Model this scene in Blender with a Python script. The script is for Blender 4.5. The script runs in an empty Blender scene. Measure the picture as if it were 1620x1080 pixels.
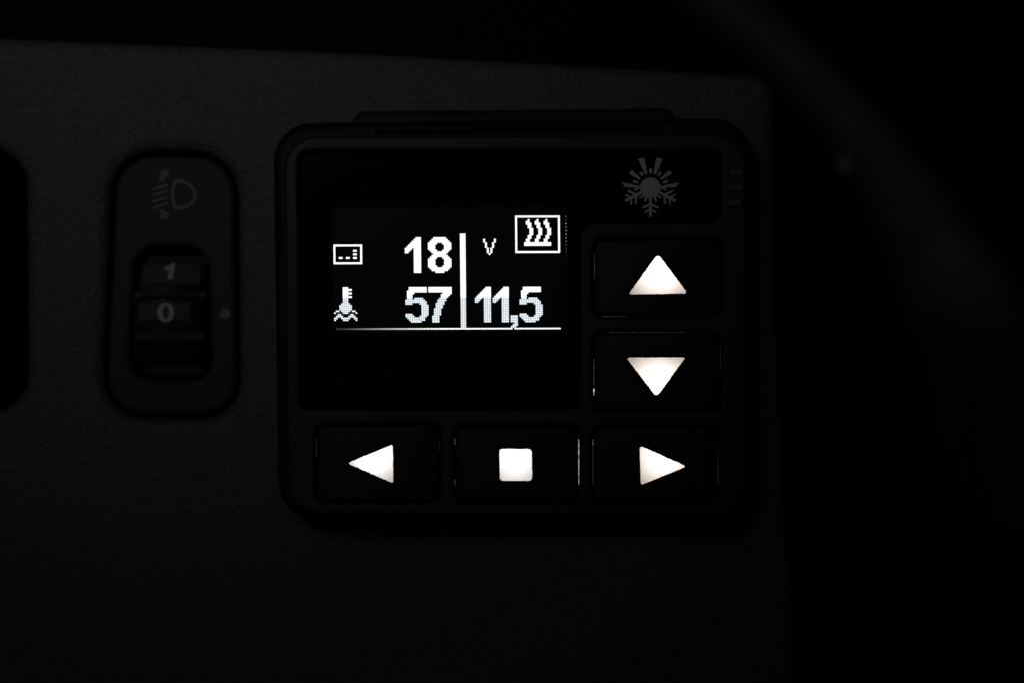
import bpy, bmesh, math, random
from mathutils import Vector, Matrix
from mathutils.geometry import tessellate_polygon
R = math.radians
random.seed(7)
S = bpy.context.scene
C = S.collection

# ------------------------------------------------------------------ camera
D = 0.35            # camera to the dashboard panel, metres
PX = 8e-5           # metres on the panel per photograph pixel
cam = bpy.data.cameras.new('camera'); camo = bpy.data.objects.new('camera', cam); C.objects.link(camo)
camo.location = (0, 0, D)
cam.sensor_width = 36; cam.lens = 36 * D / (1620 * PX)
cam.clip_start = 0.005; cam.clip_end = 20
cam.dof.use_dof = True; cam.dof.focus_distance = D - 0.0105; cam.dof.aperture_fstop = 10.0
S.camera = camo

# ------------------------------------------------------------------ world, lamps, exposure
w = bpy.data.worlds.new('World'); S.world = w; w.use_nodes = True
bg = w.node_tree.nodes['Background']
bg.inputs['Color'].default_value = (0.9, 0.95, 1.0, 1); bg.inputs['Strength'].default_value = 0.004
S.view_settings.view_transform = 'Standard'; S.view_settings.look = 'None'
S.view_settings.exposure = 0; S.view_settings.gamma = 1

def spot(name, loc, target, power, size, radius, color):
    l = bpy.data.lights.new(name, 'SPOT'); l.energy = power; l.spot_size = R(size); l.spot_blend = 1
    l.shadow_soft_size = radius; l.color = color
    o = bpy.data.objects.new(name, l); C.objects.link(o); o.location = loc
    o.rotation_euler = (Vector(target) - Vector(loc)).to_track_quat('-Z', 'Y').to_euler()
    return o
spot('cabin_lamp', (-0.088, 0.105, 0.31), (-0.043, 0.057, 0), 0.275, 37.5, 0.052, (1.0, 0.965, 0.925))
spot('stalk_fill_spot', (0.0, 0.16, 0.20), (0.016, 0.037, 0.125), 0.062, 26, 0.03, (0.95, 1.0, 0.98))  # added spot to brighten the stalk, not a visible source

# ------------------------------------------------------------------ helpers
def P(x, y, z=0.0):
    k = PX * (D - z) / D
    return Vector(((x - 810) * k, (540 - y) * k, z))

def link(name, me, mat, parent=None):
    if mat and not me.materials: me.materials.append(mat)
    o = bpy.data.objects.new(name, me); C.objects.link(o)
    if parent:
        org = origin(parent)
        me.transform(Matrix.Translation(-org)); o.parent = parent
    return o
def origin(o):
    v = Vector(o.location)
    while o.parent: o = o.parent; v += Vector(o.location)
    return v
def root(name, loc, label, cat, group=None):
    o = bpy.data.objects.new(name, None); C.objects.link(o); o.location = loc
    o.empty_display_size = 0.01
    o['label'] = label; o['category'] = cat
    if group: o['group'] = group
    return o

def round_poly(pts, rad, n=8):
    """polygon with its corners replaced by arcs (quadratic)"""
    m = len(pts); out = []
    for i, p in enumerate(pts):
        r = rad[i] if isinstance(rad, (list, tuple)) else rad
        p = Vector(p).to_2d(); a = Vector(pts[i - 1]).to_2d(); b = Vector(pts[(i + 1) % m]).to_2d()
        if r <= 0: out.append((p.x, p.y)); continue
        da = a - p; db = b - p
        ra = min(r, da.length * .49); rb = min(r, db.length * .49)
        s = p + da.normalized() * ra; e = p + db.normalized() * rb
        # near-circular: cubic with kappa
        k = 0.5523
        c1 = s + (p - s) * k; c2 = e + (p - e) * k
        for j in range(n + 1):
            t = j / n; u = 1 - t
            q = s * u**3 + c1 * 3 * u * u * t + c2 * 3 * u * t * t + e * t**3
            out.append((q.x, q.y))
    return out
def rect(x0, y0, x1, y1): return [(x0, y0), (x1, y0), (x1, y1), (x0, y1)]

def finish(me, angle=40):
    for p in me.polygons: p.use_smooth = abs(p.normal.z) < 0.9995
    me.set_sharp_from_angle(angle=R(angle))

def solid(name, outlines, zb, zf, bev, mat, parent=None, res=3):
    """plate between zb and zf with rounded rims; outlines in photo pixels at depth zf (first is the outside, rest are openings)"""
    cu = bpy.data.curves.new('tmp', 'CURVE'); cu.dimensions = '2D'; cu.fill_mode = 'BOTH'
    cu.extrude = (zf - zb) / 2 - bev; cu.bevel_depth = bev; cu.bevel_resolution = res; cu.offset = -bev
    for pts in outlines:
        sp = cu.splines.new('POLY'); sp.points.add(len(pts) - 1); sp.use_cyclic_u = True
        for q, (x, y) in zip(sp.points, pts):
            v = P(x, y, zf); q.co = (v.x, v.y, 0, 1)
    t = bpy.data.objects.new('tmp', cu); C.objects.link(t)
    dg = bpy.context.evaluated_depsgraph_get(); dg.update()
    me = bpy.data.meshes.new_from_object(t.evaluated_get(dg)); me.name = name
    bpy.data.objects.remove(t); bpy.data.curves.remove(cu)
    me.transform(Matrix.Translation((0, 0, (zb + zf) / 2)))
    me.materials.clear(); finish(me)
    return link(name, me, mat, parent)

def sheet(name, polys, z, mat, parent=None, dz=0.0, holes=None, colors=None):
    """flat print: polygons in photo pixels; each polygon dz above the last"""
    vs, fs, cl = [], [], []
    for i, pts in enumerate(polys):
        zz = z + dz * i; b = len(vs)
        loop = [P(x, y, zz) for x, y in pts]; loops = [loop]
        if holes and i in holes: loops.append([P(x, y, zz) for x, y in holes[i]])
        flat = [v for l in loops for v in l]
        vs += flat
        for t in tessellate_polygon(loops):
            a, bb, c = (flat[k] for k in t)
            t = list(t)
            if (bb - a).cross(c - a).z < 0: t.reverse()
            fs.append([b + k for k in t])
            if colors: cl.append(colors[i])
    me = bpy.data.meshes.new(name); me.from_pydata(vs, [], fs); me.update()
    if colors: paint(me, cl)
    return link(name, me, mat, parent)
def paint(me, cl):
    a = me.attributes.new('glow', 'FLOAT_COLOR', 'CORNER'); i = 0
    for p, c in zip(me.polygons, cl):
        for k in p.loop_indices: a.data[k].color = (c[0], c[1], c[2], 1)

def stroke(a, b, w, n=5):
    a = Vector(a); b = Vector(b); d = (b - a).normalized(); nrm = Vector((-d.y, d.x)); out = []
    for j in range(n + 1):
        t = math.pi * j / n; q = b + (nrm * math.cos(t) + d * math.sin(t)) * w / 2; out.append((q.x, q.y))
    for j in range(n + 1):
        t = math.pi * j / n; q = a + (-nrm * math.cos(t) - d * math.sin(t)) * w / 2; out.append((q.x, q.y))
    return out
def ellipse(cx, cy, rx, ry, n=40): return [(cx + rx * math.cos(2 * math.pi * i / n), cy + ry * math.sin(2 * math.pi * i / n)) for i in range(n)]

# ------------------------------------------------------------------ materials
def material(name, col, rough=.5, spec=.5, bump=0, scale=1500, dist=1e-4, detail=2, mottle=0, rvar=0):
    m = bpy.data.materials.new(name); m.use_nodes = True; nt = m.node_tree; b = nt.nodes['Principled BSDF']
    b.inputs['Base Color'].default_value = (*col, 1); b.inputs['Roughness'].default_value = rough
    b.inputs['Specular IOR Level'].default_value = spec
    tc = nt.nodes.new('ShaderNodeTexCoord')
    def noise(sc, det):
        n = nt.nodes.new('ShaderNodeTexNoise'); n.inputs['Scale'].default_value = sc; n.inputs['Detail'].default_value = det
        nt.links.new(tc.outputs['Object'], n.inputs['Vector']); return n
    if bump:
        n = noise(scale, detail)
        bp = nt.nodes.new('ShaderNodeBump'); bp.inputs['Strength'].default_value = bump; bp.inputs['Distance'].default_value = dist
        nt.links.new(n.outputs['Fac'], bp.inputs['Height']); nt.links.new(bp.outputs['Normal'], b.inputs['Normal'])
    if mottle:
        n = noise(scale * 1.2, 3); mr = nt.nodes.new('ShaderNodeMapRange')
        mr.inputs['From Min'].default_value = .3; mr.inputs['From Max'].default_value = .7
        mr.inputs['To Min'].default_value = 1 - mottle; mr.inputs['To Max'].default_value = 1 + mottle
        mx = nt.nodes.new('ShaderNodeVectorMath'); mx.operation = 'SCALE'; mx.inputs[0].default_value = col
        nt.links.new(n.outputs['Fac'], mr.inputs['Value']); nt.links.new(mr.outputs[0], mx.inputs['Scale']); nt.links.new(mx.outputs[0], b.inputs['Base Color'])
    if rvar:
        n = noise(180, 4); mr = nt.nodes.new('ShaderNodeMapRange')
        mr.inputs['To Min'].default_value = rough - rvar; mr.inputs['To Max'].default_value = rough + rvar
        nt.links.new(n.outputs['Fac'], mr.inputs['Value']); nt.links.new(mr.outputs[0], b.inputs['Roughness'])
    return m
M_panel = material('grained grey dashboard plastic', (.098, .096, .092), .6, .3, .9, 1500, 3e-4, 2.5, .3)
M_body = material('black dashboard plastic', (.006, .006, .006), .8, .1, .4, 900, 2e-4)
M_face = material('satin switch plastic', (.044, .042, .040), .6, .25, .25, 2500, 5e-5, mottle=.1)
M_wheel = material('dark thumbwheel plastic', (.020, .020, .020), .5, .4, .2, 2500, 5e-5)
M_pad = material('thumbwheel number pad', (.075, .075, .074), .65, .2)
M_house = material('matt black housing plastic', (.0085, .009, .0095), .55, .22, .35, 2200, 8e-5, mottle=.15)
M_bezel = material('black bezel plastic', (.0165, .018, .019), .5, .35, .25, 2400, 6e-5, mottle=.12)
M_rib_glint = material('glossy rib plastic with glint in colour', (.085, .085, .085), .3, .8)  # colour lightened to paint in the glint on the side notches
M_rubber = material('black button plastic', (.012, .013, .0135), .55, .3, .15, 2600, 5e-5)
M_glass = material('black screen glass', (.0015, .0015, .0018), .08, .5, rvar=.03)
M_oled = material('unlit display panel', (.030, .030, .037), .1, .4)
M_print = material('grey emblem print', (.62, .62, .66), .6, .3, mottle=.05)
M_sym = material('faded switch print', (.21, .18, .177), .6, .3)
M_num = material('pale numeral print', (.46, .49, .51), .6, .3)
M_dust = material('pale dust', (.5, .5, .48), .9, .1)
M_stalk = material('black stalk plastic', (.10, .105, .10), .5, .4)
M_mark = material('pale blue stalk mark', (.35, .40, .55), .5, .4)
def lit(name):
    m = bpy.data.materials.new(name); m.use_nodes = True; nt = m.node_tree; nt.nodes.clear()
    o = nt.nodes.new('ShaderNodeOutputMaterial'); e = nt.nodes.new('ShaderNodeEmission'); a = nt.nodes.new('ShaderNodeAttribute')
    a.attribute_name = 'glow'; nt.links.new(a.outputs['Color'], e.inputs['Color']); nt.links.new(e.outputs[0], o.inputs[0]); return m
M_lit = lit('lit display dots'); M_leak = lit('light leaking round button')
def diffuser():
    m = bpy.data.materials.new('white legend diffuser'); m.use_nodes = True; nt = m.node_tree; nt.nodes.clear()
    o = nt.nodes.new('ShaderNodeOutputMaterial'); t = nt.nodes.new('ShaderNodeBsdfTranslucent'); t.inputs['Color'].default_value = (.8, .8, .8, 1)
    nt.links.new(t.outputs[0], o.inputs[0]); return m
M_diff = diffuser()

# ------------------------------------------------------------------ dashboard (setting)
sw_hole = round_poly([(176, 238), (375, 240), (379, 662), (159, 660)], [70, 70, 62, 66], 10)
sw2_hole = round_poly([(-170, 234), (40, 236), (42, 650), (-172, 652)], [60, 60, 60, 60], 10)
panel = solid('dashboard_panel', [round_poly([(-500, 36), (0, 60), (540, 82), (1050, 111), (1225, 122), (1225, 400), (1236, 700), (1256, 1000), (1270, 1500), (-500, 1500)],
              [0, 0, 60, 60, 34, 60, 60, 60, 0, 0]), sw_hole, sw2_hole], -0.014, 0, 0.0016, M_panel, res=5)
panel['kind'] = 'structure'
def box(name, lo, hi, mat, bev, parent=None):
    bm = bmesh.new(); bmesh.ops.create_cube(bm, size=1)
    for v in bm.verts: v.co = Vector([lo[i] + (v.co[i] + .5) * (hi[i] - lo[i]) for i in range(3)])
    if bev: bmesh.ops.bevel(bm, geom=bm.edges[:], offset=bev, segments=3, affect='EDGES', profile=.5)
    me = bpy.data.meshes.new(name); bm.to_mesh(me); bm.free()
    for p in me.polygons: p.use_smooth = True
    me.set_sharp_from_angle(angle=R(40))
    return link(name, me, mat, parent)
body = box('dashboard_body', (-.4, -.3, -.09), (.4, .3, -.045), M_body, .01); body['kind'] = 'structure'

# ------------------------------------------------------------------ switches
def arc_pts(cx, cy, r, a0, a1, n): return [(cx + r * math.cos(R(a0 + (a1 - a0) * i / n)), cy - r * math.sin(R(a0 + (a1 - a0) * i / n))) for i in range(n + 1)]
ZF = -0.0008
sw = root('headlamp_level_switch', P(270, 450, -0.014), 'dark rounded headlamp levelling switch with numbered thumbwheel in the grey panel', 'switch')
open_ = round_poly([(212, 388), (328, 389), (337, 604), (203, 603)], 40, 8)
solid('faceplate', [round_poly([(185, 247), (369, 249), (374, 654), (167, 652)], [58, 58, 58, 60], 10), open_], -.006, ZF, .0006, M_face, sw)
solid('well', [round_poly(rect(190, 376, 350, 616), 30)], -.0135, -.0125, .0002, M_wheel, sw)
# thumbwheel: drum on a horizontal axis, its ridges and number pads standing proud
RW = 0.0105; yc = P(0, 500, 0).y; zc = ZF - .0013 - RW
def drum(name, x0, x1, r0, a0, a1, mat, parent, taper=0.0, n=None, r_in=None, cap_bev=.0004):
    """block on the drum between angles a0..a1 (0 = facing camera, + = up), x in photo px"""
    n = n or max(3, int(abs(a1 - a0) / 3)); vs = []; fs = []
    ri = r_in if r_in is not None else 0.0
    xa = P(x0, 0, zc + r0).x; xb = P(x1, 0, zc + r0).x
    def ring(x, r, sh): return [(x, yc + r * math.sin(R(a0 + sh + (a1 - a0 - 2 * sh) * i / n)), zc + r * math.cos(R(a0 + sh + (a1 - a0 - 2 * sh) * i / n))) for i in range(n + 1)]
    b = cap_bev; db = math.degrees(b / r0)
    rows = [ring(xa, ri if ri else r0 - 3 * b, 0), ring(xa, r0 - b, 0), ring(xa + b + taper, r0, db), ring(xb - b - taper, r0, db), ring(xb, r0 - b, 0), ring(xb, ri if ri else r0 - 3 * b, 0)]
    for rw in rows: vs += rw
    m = n + 1
    for k in range(len(rows) - 1):
        for i in range(n): fs.append((k * m + i, k * m + i + 1, (k + 1) * m + i + 1, (k + 1) * m + i))
    fs.append([k * m for k in range(len(rows))]); fs.append([k * m + n for k in reversed(range(len(rows)))])
    me = bpy.data.meshes.new(name); me.from_pydata(vs, [], fs)
    bm = bmesh.new(); bm.from_mesh(me); bmesh.ops.recalc_face_normals(bm, faces=bm.faces); bm.to_mesh(me); bm.free()
    for p in me.polygons: p.use_smooth = True
    me.set_sharp_from_angle(angle=R(35))
    return link(name, me, mat, parent)
def ang(y, r):   # angle on the drum that shows at photo row y
    v = P(0, y, zc + r).y - yc
    return math.degrees(math.asin(max(-1, min(1, v / r))))
def full_drum():
    n = 96; vs = []; fs = []; xs = [P(206, 0, zc).x, P(334, 0, zc).x]
    for x in xs:
        for i in range(n): vs.append((x, yc + RW * math.sin(2 * math.pi * i / n), zc + RW * math.cos(2 * math.pi * i / n)))
    for i in range(n): fs.append((i, (i + 1) % n, n + (i + 1) % n, n + i))
    fs.append(list(range(n))); fs.append(list(range(n, 2 * n)))
    me = bpy.data.meshes.new('thumbwheel'); me.from_pydata(vs, [], fs)
    bm = bmesh.new(); bm.from_mesh(me); bmesh.ops.recalc_face_normals(bm, faces=bm.faces); bm.to_mesh(me); bm.free()
    for p in me.polygons: p.use_smooth = len(p.vertices) == 4
    return me
wheel = link('thumbwheel', full_drum(), M_wheel, sw)
RR = RW + .0010; RP = RW + .0004
for ya, yb, xa, xb in ((472, 461, 212, 324), (542, 529, 212, 321), (409, 401, 226, 322), (597, 588, 226, 318)):
    drum('ridge', xa, xb, RR, ang(ya, RR), ang(yb, RR), M_pad if ya < 550 else M_face, wheel, .0008, r_in=RW - .0003)
drum('number_pad', 222, 314, RP, ang(452, RP), ang(414, RP), M_pad, wheel, .0006, r_in=RW - .0003)
drum('number_pad', 219, 300, RP, ang(512, RP), ang(476, RP), M_pad, wheel, .0006, r_in=RW - .0003)
def wrap(name, polys, holes, mat, parent):
    o = sheet(name, polys, 0, mat, None, holes=holes)
    me = o.data
    bm = bmesh.new(); bm.from_mesh(me); bmesh.ops.subdivide_edges(bm, edges=bm.edges[:], cuts=2); bm.to_mesh(me); bm.free()
    r = RP + .00003
    for v in me.vertices:
        px, py = v.co.x / PX + 810, 540 - v.co.y / PX
        a = R(ang(py, r)); v.co = (P(px, 0, zc + r * math.cos(a)).x, yc + r * math.sin(a), zc + r * math.cos(a))
    o.parent = parent; me.transform(Matrix.Translation(-origin(parent)))
one = [(273, 416), (277, 416), (273, 442), (265, 442), (268, 426), (260, 428), (261, 422), (268, 419)]
wrap('numeral', [one], None, M_num, wheel)
wrap('numeral', [ellipse(262, 495, 13, 15.5, 36)], {0: ellipse(262.5, 495, 5.5, 10.5, 36)}, M_num, wheel)
sheet('index_dot', [ellipse(356, 497, 8, 8.5, 24)], ZF + .00003, material('grey index print', (.20, .215, .22), .6, .3), sw)
# headlamp levelling symbol
Dp = round_poly([(274, 284), (296, 284), (316.5, 307.5), (298, 331.5), (274.5, 331.5), (268.5, 308)], [7, 22, 22, 22, 7, 14], 8)
Di = round_poly([(278.5, 289.5), (295, 289.5), (310.5, 307.5), (297, 326), (278.5, 326), (274, 308)], [4, 18, 18, 18, 4, 12], 8)
sym = [Dp] + [stroke((243, a), (264, b), 4, 3) for a, b in ((299.5, 292.5), (309, 302.5), (318.5, 312.5), (329, 322))]
sym += [[(252, 272), (266, 267), (268.5, 280), (263, 279), (257, 288), (251, 286), (255, 277)], [(252.5, 332), (258.5, 331), (261, 336.5), (267, 336), (264, 348), (251, 344), (254.5, 340)]]
sheet('headlamp_symbol', sym, ZF + .00003, M_sym, sw, holes={0: Di})

sw2 = root('dashboard_switch', P(-62, 445, -0.014), 'plain black rounded switch cut off by the left edge beside the headlamp switch', 'switch')
solid('faceplate', [round_poly(rect(-162, 246, 30, 640), 52, 10), round_poly(rect(-134, 296, -4, 590), 30, 8)], -.006, -.0012, .0007, material('shiny black switch plastic', (.004, .004, .0045), .7, .05), sw2)
solid('rocker', [round_poly(rect(-131, 299, -7, 587), 28, 8)], -.006, -.0006, .0012, M_wheel, sw2, 4)

# ------------------------------------------------------------------ heater control
hc = root('heater_control', P(812, 510, 0), 'square black heater control with white lit display and five arrow buttons on the grey panel', 'heater control')
solid('mounting_plate', [round_poly([(556, 176), (600, 175.5), (1040, 171.5), (1069, 173), (1052, 839), (575, 839)], [22, 0, 0, 24, 24, 24], 8)], .0003, .0035, .0006, M_house, hc)
ZH = .0075
solid('housing', [round_poly([(431, 194), (1191, 186), (1188, 829), (440, 824)], [62, 62, 58, 62], 14)], .0006, ZH, .0013, M_house, hc, 5)
ZB = .0115
B = {'up': (942, 379, 1140, 500), 'down': (941, 528, 1138, 649), 'left': (502, 672, 694, 791), 'stop': (721, 675, 914, 792.5), 'right': (939.5, 676, 1134.5, 795)}
G = 3.2
Lh = round_poly([(472, 239), (1142, 238), (1142, 352), (919, 353.5), (917, 647), (474, 646)], [16, 14, 22, 22, 16, 14], 8)
holes = [Lh] + [round_poly(rect(a - G, b - G, c + G, d + G), 17, 6) for a, b, c, d in B.values()]
solid('bezel', [round_poly([(449, 217), (1180, 212), (1177, 816), (455, 813)], [52, 54, 50, 52], 14)] + holes, ZH + .00002, ZB, .0004, M_bezel, hc, 5)
# raised near-black bar, its colour standing in for shade in the top shoulder's slots
solid('slot_shade_bar', [round_poly([(590, 206), (742, 204.5), (758, 199), (850, 198), (862, 203), (1046, 201), (1050, 207), (594, 213)], 3, 4)], .0040, ZH + .0003, .0001, M_body, hc)
for y, x in ((268, 1155), (291.5, 1153), (316, 1152)):
    solid('notch_glint_rib', [round_poly(rect(x, y, x + 22, y + 11), [5, 2, 2, 5], 4)], ZB - .0004, ZB + .0004, .00018, M_rib_glint, hc)
# screen glass: L shaped black window
ZG = ZB - .0004
glass = solid('screen_glass', [round_poly([(477, 244), (1137, 243), (1137, 347), (914, 348.5), (912, 642), (479, 641)], [12, 10, 16, 16, 12, 10], 8)], ZH + .00004, ZG, .00008, M_glass, hc)
# emblem, half sun and half snowflake
def E(x, y): return (960 + x / 7.364, 230 + y / 7.364)
def mir(p): return [(1016 - x, y) for x, y in p]
half = [[(365, 160), (400, 150), (440, 145), (472, 335), (440, 338)], [(375, 320), (405, 305), (428, 350), (405, 365)], [(255, 328), (290, 290), (398, 385), (375, 402)],
        [(312, 402), (370, 428), (362, 446), (298, 432)], [(175, 430), (392, 478), (392, 500), (208, 488)]]
hs = [((440, 530), (225, 643), 36), ((345, 580), (255, 533), 26), ((345, 580), (338, 675), 26), ((285, 610), (224, 580), 22), ((285, 610), (282, 684), 22),
      ((385, 492), (328, 518), 24), ((470, 565), (394, 608), 26), ((470, 570), (446, 648), 26), ((508, 685), (424, 726), 24), ((508, 745), (448, 778), 20)]
polys = []
for h in half: polys += [h, mir(h)]
for a, b, t in hs:
    s_ = stroke(a, b, t); polys += [s_, mir(s_)]
polys += [[(490, 272), (528, 272), (523, 330), (495, 330)], stroke((508, 540), (508, 820), 36), ellipse(508, 490, 121, 115, 48), round_poly([(410, 540), (606, 540), (545, 612), (471, 612)], 20)]
sheet('emblem', [[E(*q) for q in p] for p in polys], ZG + .00002, M_print, glass, dz=1.5e-6)

# ------------------------------------------------------------------ display: every lit dot of the matrix is a small raised square
ZD = ZG + .00004
disp = sheet('display', [round_poly([(526.5, 328), (897, 326.5), (899, 525), (528.5, 527)], 2, 3)], ZD, M_oled, glass)
def cell(c, r): return (525.7 + 2.822 * c + .026 * r, 343.8 + 2.818 * r - .0083 * c)
def dots(name, cells, lum=None, size=None):
    vs, fs, cl = [], [], []
    for c, r in sorted(cells):
        x, y = cell(c, r); low = r >= 46
        g = lum(c, r) if lum else ((.95, 1.02, 1.07) if low else (1.2, 1.23, 1.23))
        h = 2.82 * (size or (.465 if low else .56)); k = h * .5; b = len(vs)
        ring = [(-k, -h), (k, -h), (h, -k), (h, k), (k, h), (-k, h), (-h, k), (-h, -k)]
        vs += [P(x + u, y + v, ZD + .00003 + 1.5e-6 * ((c % 2) + 2 * (r % 2))) for u, v in reversed(ring)]
        fs.append(list(range(b, b + 8))); cl.append(g)
    me = bpy.data.meshes.new(name); me.from_pydata(vs, [], fs); me.update(); paint(me, cl)
    return link(name, me, M_lit, disp)
def runs(rows, c0, r0):
    s = set()
    for j, row in enumerate(rows):
        for a, b in row: s |= {(c0 + k, r0 + j) for k in range(a, b + 1)}
    return s
ONE = [[(6, 8)], [(5, 8)], [(4, 8)], [(3, 8)], [(2, 8)], [(1, 8)], [(0, 3), (5, 8)], [(0, 2), (5, 8)], [(0, 1), (5, 8)]] + [[(5, 8)]] * 11
o_ = [(0, 3), (9, 12)]
EIGHT = [[(3, 9)], [(2, 10)], [(1, 11)], [(0, 4), (8, 12)], o_, o_, o_, [(1, 4), (8, 11)], [(2, 10)], [(3, 9)], [(2, 10)], [(1, 4), (8, 11)], o_, o_, o_, o_, [(0, 4), (8, 12)], [(1, 11)], [(2, 10)], [(4, 8)]]
FIVE = [[(2, 11)], [(2, 11)], [(1, 11)], [(1, 4)], [(1, 3)], [(1, 3)], [(1, 3), (5, 9)], [(0, 10)], [(0, 11)], [(0, 3), (8, 11)]] + [[(9, 12)]] * 5 + [[(0, 3), (9, 12)], [(0, 4), (8, 11)], [(1, 10)], [(2, 10)], [(3, 8)]]
SEVEN = [[(0, 12)]] * 3 + [[(8, 12)], [(7, 11)], [(7, 10)], [(6, 9)], [(5, 9)], [(5, 8)], [(4, 8)], [(4, 7)], [(4, 7)]] + [[(3, 6)]] * 4 + [[(2, 5)]] * 4
for bits, c0, r0 in ((ONE, 41, 12), (EIGHT, 54, 12), (FIVE, 41, 40), (SEVEN, 54, 40), (ONE, 80, 40), (ONE, 90, 40), (FIVE, 105, 40)):
    dots('numeral', runs(bits, c0, r0))
dots('comma', runs([[(0, 3)]] * 4 + [[(2, 3)], [(1, 3)], [(0, 2)]], 100, 56))
dots('divider_bar', {(c, r) for c in (72, 73, 74) for r in range(10, 63)})
def ul(c, r):
    k = min(1, max(.03, (c / 62) ** 1.4)) * 1.5
    return (k, k, k)
dots('underline', {(c, 63) for c in range(2, 128) if c != 101}, ul, .42)
dots('letter', runs([[(0, 0), (6, 6)]] * 2 + [[(1, 1), (5, 5)]] * 3 + [[(2, 2), (4, 4)]] * 3 + [[(3, 3)]], 85, 13))
frame = lambda c0, r0, c1, r1: {(c, r) for c in range(c0, c1 + 1) for r in range(r0, r1 + 1) if c in (c0, c1) or r in (r0, r1)}
wave = [[(7, 7)], [(6, 7)], [(6, 8)], [(7, 8)], [(7, 8)], [(8, 9)], [(8, 9)], [(8, 9)], [(8, 9)], [(7, 8)], [(7, 8)], [(6, 7)], [(6, 7)]]
heat = frame(103, 0, 127, 20) | {(103 + k, r) for k in range(5, 20) for r in (15, 16)}
for k in (0, 5, 10): heat |= runs(wave, 103 + k, 2)
dots('heating_icon', heat)
dots('control_unit_icon', frame(1, 16, 16, 26) | {(c, 23) for c in (4, 5, 8, 9, 12, 13)} | {(c, r) for c in (12, 13) for r in (19, 21)})
THERM = [[(5, 7)], [(5, 9)], [(5, 7)], [(5, 9)], [(5, 7)], [(5, 9)], [(5, 7)], [(5, 7)], [(5, 7)], [(4, 8)], [(3, 9)], [(3, 9)], [(3, 9)], [(1, 2), (4, 8), (10, 11)], [(0, 0), (5, 7), (12, 12)],
         [(2, 3), (9, 10)], [(1, 4), (8, 11)], [(0, 1), (4, 8), (11, 12)], [(0, 0), (5, 7), (12, 12)]]
dots('water_temperature_icon', runs(THERM, 1, 40))
edge = {0: .25, 2: .12, 4: .8, 6: .55, 8: .85, 10: .8, 12: .7, 14: .45, 16: .3, 18: .14, 20: .12, 22: .05, 24: .03}
dots('edge_dots', {(131, r) for r in edge}, lambda c, r: (edge[r], edge[r] * .92, edge[r] * .7), .22)

# ------------------------------------------------------------------ buttons: hollow caps with a lit diffuser behind the legend
ZT = ZB + .0006
def ragged(pts, step=2.2, amp=.22):
    out = []
    for i, p in enumerate(pts):
        p = Vector(p); q = Vector(pts[(i + 1) % len(pts)]); n = max(1, int((q - p).length / step))
        for j in range(n):
            v = p.lerp(q, j / n)
            if n > 1 and j: v += Vector((random.gauss(0, amp), random.gauss(0, amp)))
            out.append((v.x, v.y))
    return out
def button(key, legend, lamp, power, col, label):
    a, b, c, d = B[key]
    bt_rings = []
    spec = [(0, .0002 - .0006 + ZH - .0001), (0, ZT - .0005), (1.0, ZT - .00022), (2.6, ZT - .00006), (5.0, ZT)]
    vs, fs = [], []
    for ins, z in spec:
        bt_rings.append([P(x, y, z) for x, y in round_poly(rect(a + ins, b + ins, c - ins, d - ins), max(4, 14 - ins), 6)])
    n = len(bt_rings[0])
    for r_ in bt_rings: vs += r_
    for k in range(len(spec) - 1):
        for i in range(n): fs.append((k * n + i, (k + 1) * n + i, (k + 1) * n + (i + 1) % n, k * n + (i + 1) % n))
    hole = [P(x, y, ZT) for x, y in legend]; base = (len(spec) - 1) * n; h0 = len(vs); vs += hole
    flat = bt_rings[-1] + hole; idx = list(range(base, base + n)) + list(range(h0, h0 + len(hole)))
    for t in tessellate_polygon([bt_rings[-1], hole]):
        t = list(t); p, q, s = (flat[k] for k in t)
        if (q - p).cross(s - p).z < 0: t.reverse()
        fs.append([idx[k] for k in t])
    me = bpy.data.meshes.new('button'); me.from_pydata(vs, [], fs)
    bm = bmesh.new(); bm.from_mesh(me)
    me.update()
    bm.free()
    for p in me.polygons: p.use_smooth = abs(p.normal.z) < .9995
    me.set_sharp_from_angle(angle=R(60))
    bo = link('button', me, M_rubber, hc); bo['label'] = label
    cx = sum(p[0] for p in legend) / len(legend); cy = sum(p[1] for p in legend) / len(legend)
    sheet('legend', [[(cx + (x - cx) * 1.04, cy + (y - cy) * 1.04) for x, y in legend]], ZT - .00003, M_diff, bo)
    l = bpy.data.lights.new('button_led', 'AREA'); l.shape = 'DISK'; l.size = .0046; l.energy = power; l.color = col
    lo = bpy.data.objects.new('button_led', l); C.objects.link(lo)
    lo.rotation_euler = (math.pi, 0, 0); lo.parent = bo
    lo.location = P(lamp[0], lamp[1], ZT - .0036) - origin(bo)
    return bo
warm = (1.0, .88, .80); cool = (1.0, .95, .92)
LP = 4.6e-4
button('up', ragged(round_poly([(1040.8, 402), (1088, 465), (994, 466.5)], [7, 6, 5], 4)), (1042, 424), LP, warm, 'button with white up arrow')
button('down', ragged(round_poly([(991, 565), (1084.5, 564.5), (1038.5, 627)], [4, 4, 7], 4)), (1039, 610), LP, warm, 'button with white down arrow')
button('left', ragged(round_poly([(549.5, 732), (621.5, 702), (622.2, 764)], [5, 4, 4], 4)), (594, 716), LP * .75, cool, 'button with white left arrow')
button('stop', ragged(round_poly([(790, 709), (841.2, 709.5), (841.8, 759.6), (791, 759.8)], 5, 4)), (815, 721), LP * .68, cool, 'button with white square')
button('right', ragged(round_poly([(1012, 704), (1086, 737), (1013.8, 766.5)], [6, 5, 4], 4)), (1046, 718), LP * .8, warm, 'button with white right arrow')

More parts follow.
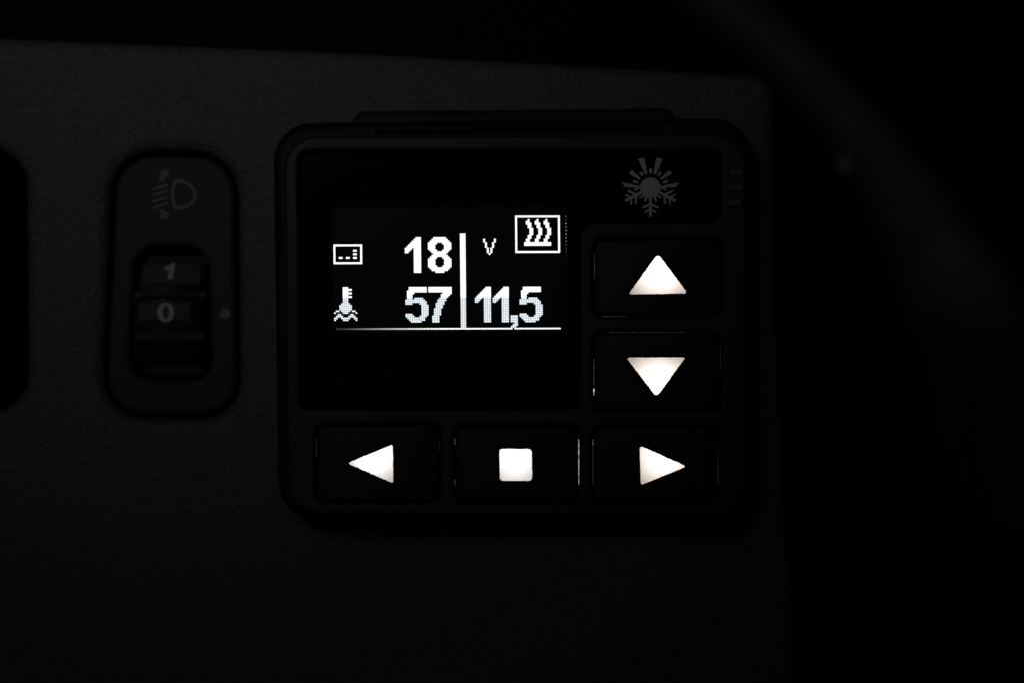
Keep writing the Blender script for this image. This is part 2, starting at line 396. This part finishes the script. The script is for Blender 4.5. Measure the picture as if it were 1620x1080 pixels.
def leak(x0, y0, x1, y1, wd, lv, col):
    """thin irregular sliver of backlight showing in the gap round a button"""
    L = math.hypot(x1 - x0, y1 - y0); n = max(2, int(L / 4)); polys, cols = [], []
    d = Vector((x1 - x0, y1 - y0)).normalized(); nr = Vector((-d.y, d.x))
    for i in range(n):
        s0 = Vector((x0, y0)) + d * L * i / n; s1 = Vector((x0, y0)) + d * L * (i + .96) / n
        h = wd * random.uniform(.5, 1) / 2
        v = lv * random.uniform(.35, 1.0) * (1 if 0 < i < n - 1 else .6)
        polys.append([tuple(s0 + nr * h), tuple(s1 + nr * h), tuple(s1 - nr * h), tuple(s0 - nr * h)]); cols.append(tuple(v * c for c in col))
    sheet('light_gap', polys, ZB - .0009, M_leak, hc, colors=cols)
wh = (1, 1, .97); gr = (.55, 1, .85)
leak(915.6, 694, 915.6, 766, 1.5, .55, wh)
leak(938.1, 694, 938.1, 704, 1.3, .35, wh); leak(938.1, 704, 938.1, 766, 1.0, .05, wh)
leak(939.6, 566, 939.6, 612, 1.2, .08, gr); leak(939.6, 614, 939.6, 625, 1.9, 1.0, wh)
leak(963, 526.3, 1086, 526.3, 1.2, .03, (1, .93, .78)); leak(950, 501.7, 994, 501.7, 1.1, .03, wh)
leak(940.6, 402, 940.6, 442, 1.1, .07, gr)
leak(719.6, 693, 719.6, 703, 1.2, .14, wh); leak(719.6, 758, 719.6, 767, 1.2, .14, wh)
leak(500.6, 692, 500.6, 722, 1.1, .04, gr); leak(695.4, 694, 695.4, 712, 1.0, .03, gr)
leak(1136, 698, 1136, 770, 1.1, .022, gr); leak(1139.6, 546, 1139.6, 584, 1.1, .02, gr)

# dust specks and hairs on the bezel and the glass
bm = bmesh.new()
def speck(x, y, z, r):
    m = Matrix.Translation(P(x, y, z + r * .3)) @ Matrix.Rotation(random.uniform(0, 6), 4, 'Z') @ Matrix.Diagonal((r * random.uniform(.6, 1.6), r * random.uniform(.5, 1), r * .5, 1))
    bmesh.ops.create_icosphere(bm, subdivisions=1, radius=1, matrix=m)
for i in range(120): speck(random.uniform(485, 905), random.uniform(250, 635), ZG + .00005, random.uniform(.8e-5, 2.4e-5))
for i in range(70): speck(random.uniform(470, 1160), random.uniform(222, 236), ZB, random.uniform(1e-5, 3e-5))
for i in range(60): speck(random.uniform(480, 1130), random.choice((random.uniform(238, 242), random.uniform(655, 668))), ZB - .0001, random.uniform(1e-5, 3e-5))
for i in range(60):
    a, b, c, d = random.choice(list(B.values())); speck(random.uniform(a + 8, c - 8), random.uniform(b + 8, d - 8), ZT, random.uniform(1e-5, 2.4e-5))
me = bpy.data.meshes.new('dust'); bm.to_mesh(me); bm.free()
du = link('dust', me, M_dust, hc); du['kind'] = 'stuff'

# ------------------------------------------------------------------ stalk, out of focus in front of the dashboard on the right
ZS = 0.125
def tube(name, pts, mat, parent=None, n=28, sub=10):
    ctrl = [(P(x, y, z), r * PX * (D - z) / D) for x, y, z, r in pts]; path = []
    m = len(ctrl)
    for i in range(m - 1):
        p0, p1, p2, p3 = ctrl[max(0, i - 1)], ctrl[i], ctrl[i + 1], ctrl[min(m - 1, i + 2)]
        for j in range(sub):
            t = j / sub
            q = .5 * ((2 * p1[0]) + (p2[0] - p0[0]) * t + (2 * p0[0] - 5 * p1[0] + 4 * p2[0] - p3[0]) * t * t + (3 * p1[0] - p0[0] - 3 * p2[0] + p3[0]) * t**3)
            path.append((q, p1[1] + (p2[1] - p1[1]) * (t * t * (3 - 2 * t))))
    path.append(ctrl[-1]); vs, fs = [], []
    for i, (q, r) in enumerate(path):
        d = (path[min(i + 1, len(path) - 1)][0] - path[max(i - 1, 0)][0]).normalized()
        u = Vector((0, 0, 1)).cross(d).normalized(); v = d.cross(u)
        vs += [q + (u * math.cos(2 * math.pi * k / n) + v * math.sin(2 * math.pi * k / n)) * r for k in range(n)]
    for i in range(len(path) - 1):
        for k in range(n): fs.append((i * n + k, i * n + (k + 1) % n, (i + 1) * n + (k + 1) % n, (i + 1) * n + k))
    fs.append(list(range(n))); fs.append(list(range(len(vs) - n, len(vs))))
    me = bpy.data.meshes.new(name); me.from_pydata(vs, [], fs)
    bm = bmesh.new(); bm.from_mesh(me); bmesh.ops.recalc_face_normals(bm, faces=bm.faces); bm.to_mesh(me); bm.free()
    for p in me.polygons: p.use_smooth = len(p.vertices) == 4
    return link(name, me, mat, parent)
st = root('indicator_stalk', P(1640, 700, ZS), 'blurred dark curved column stalk crossing in front of the panel on the right', 'stalk')
tube('lever', [(1040, -70, ZS, 24), (1130, 2, ZS, 25), (1212, 66, ZS, 27), (1295, 148, ZS, 32), (1380, 250, ZS, 42), (1462, 374, ZS, 60), (1540, 520, ZS, 85), (1640, 760, ZS - .01, 130)], M_stalk, st)

sheet('stalk_mark', [round_poly([(1321, 262), (1330, 243), (1343, 244), (1343, 272), (1328, 276)], 5, 4)], .06, M_mark, st)

sc = [stroke((545, 409), (546, 414), .8, 2), stroke((803, 355), (807, 358), .8, 2), stroke((843, 445), (848, 449), .8, 2), stroke((601, 590), (618, 586), .5, 2), stroke((868, 373), (878, 375), .5, 2)]
for i in range(26):
    x, y = random.uniform(490, 900), random.uniform(255, 630); a = random.uniform(0, 3.1); L = random.uniform(2, 9)
    sc.append(stroke((x, y), (x + L * math.cos(a), y + L * math.sin(a)), random.uniform(.25, .5), 2))
so = sheet('scratch', sc, ZG + .00009, material('fine glass scratch', (.16, .16, .17), .6, .3), hc, dz=1e-6); so['kind'] = 'stuff'
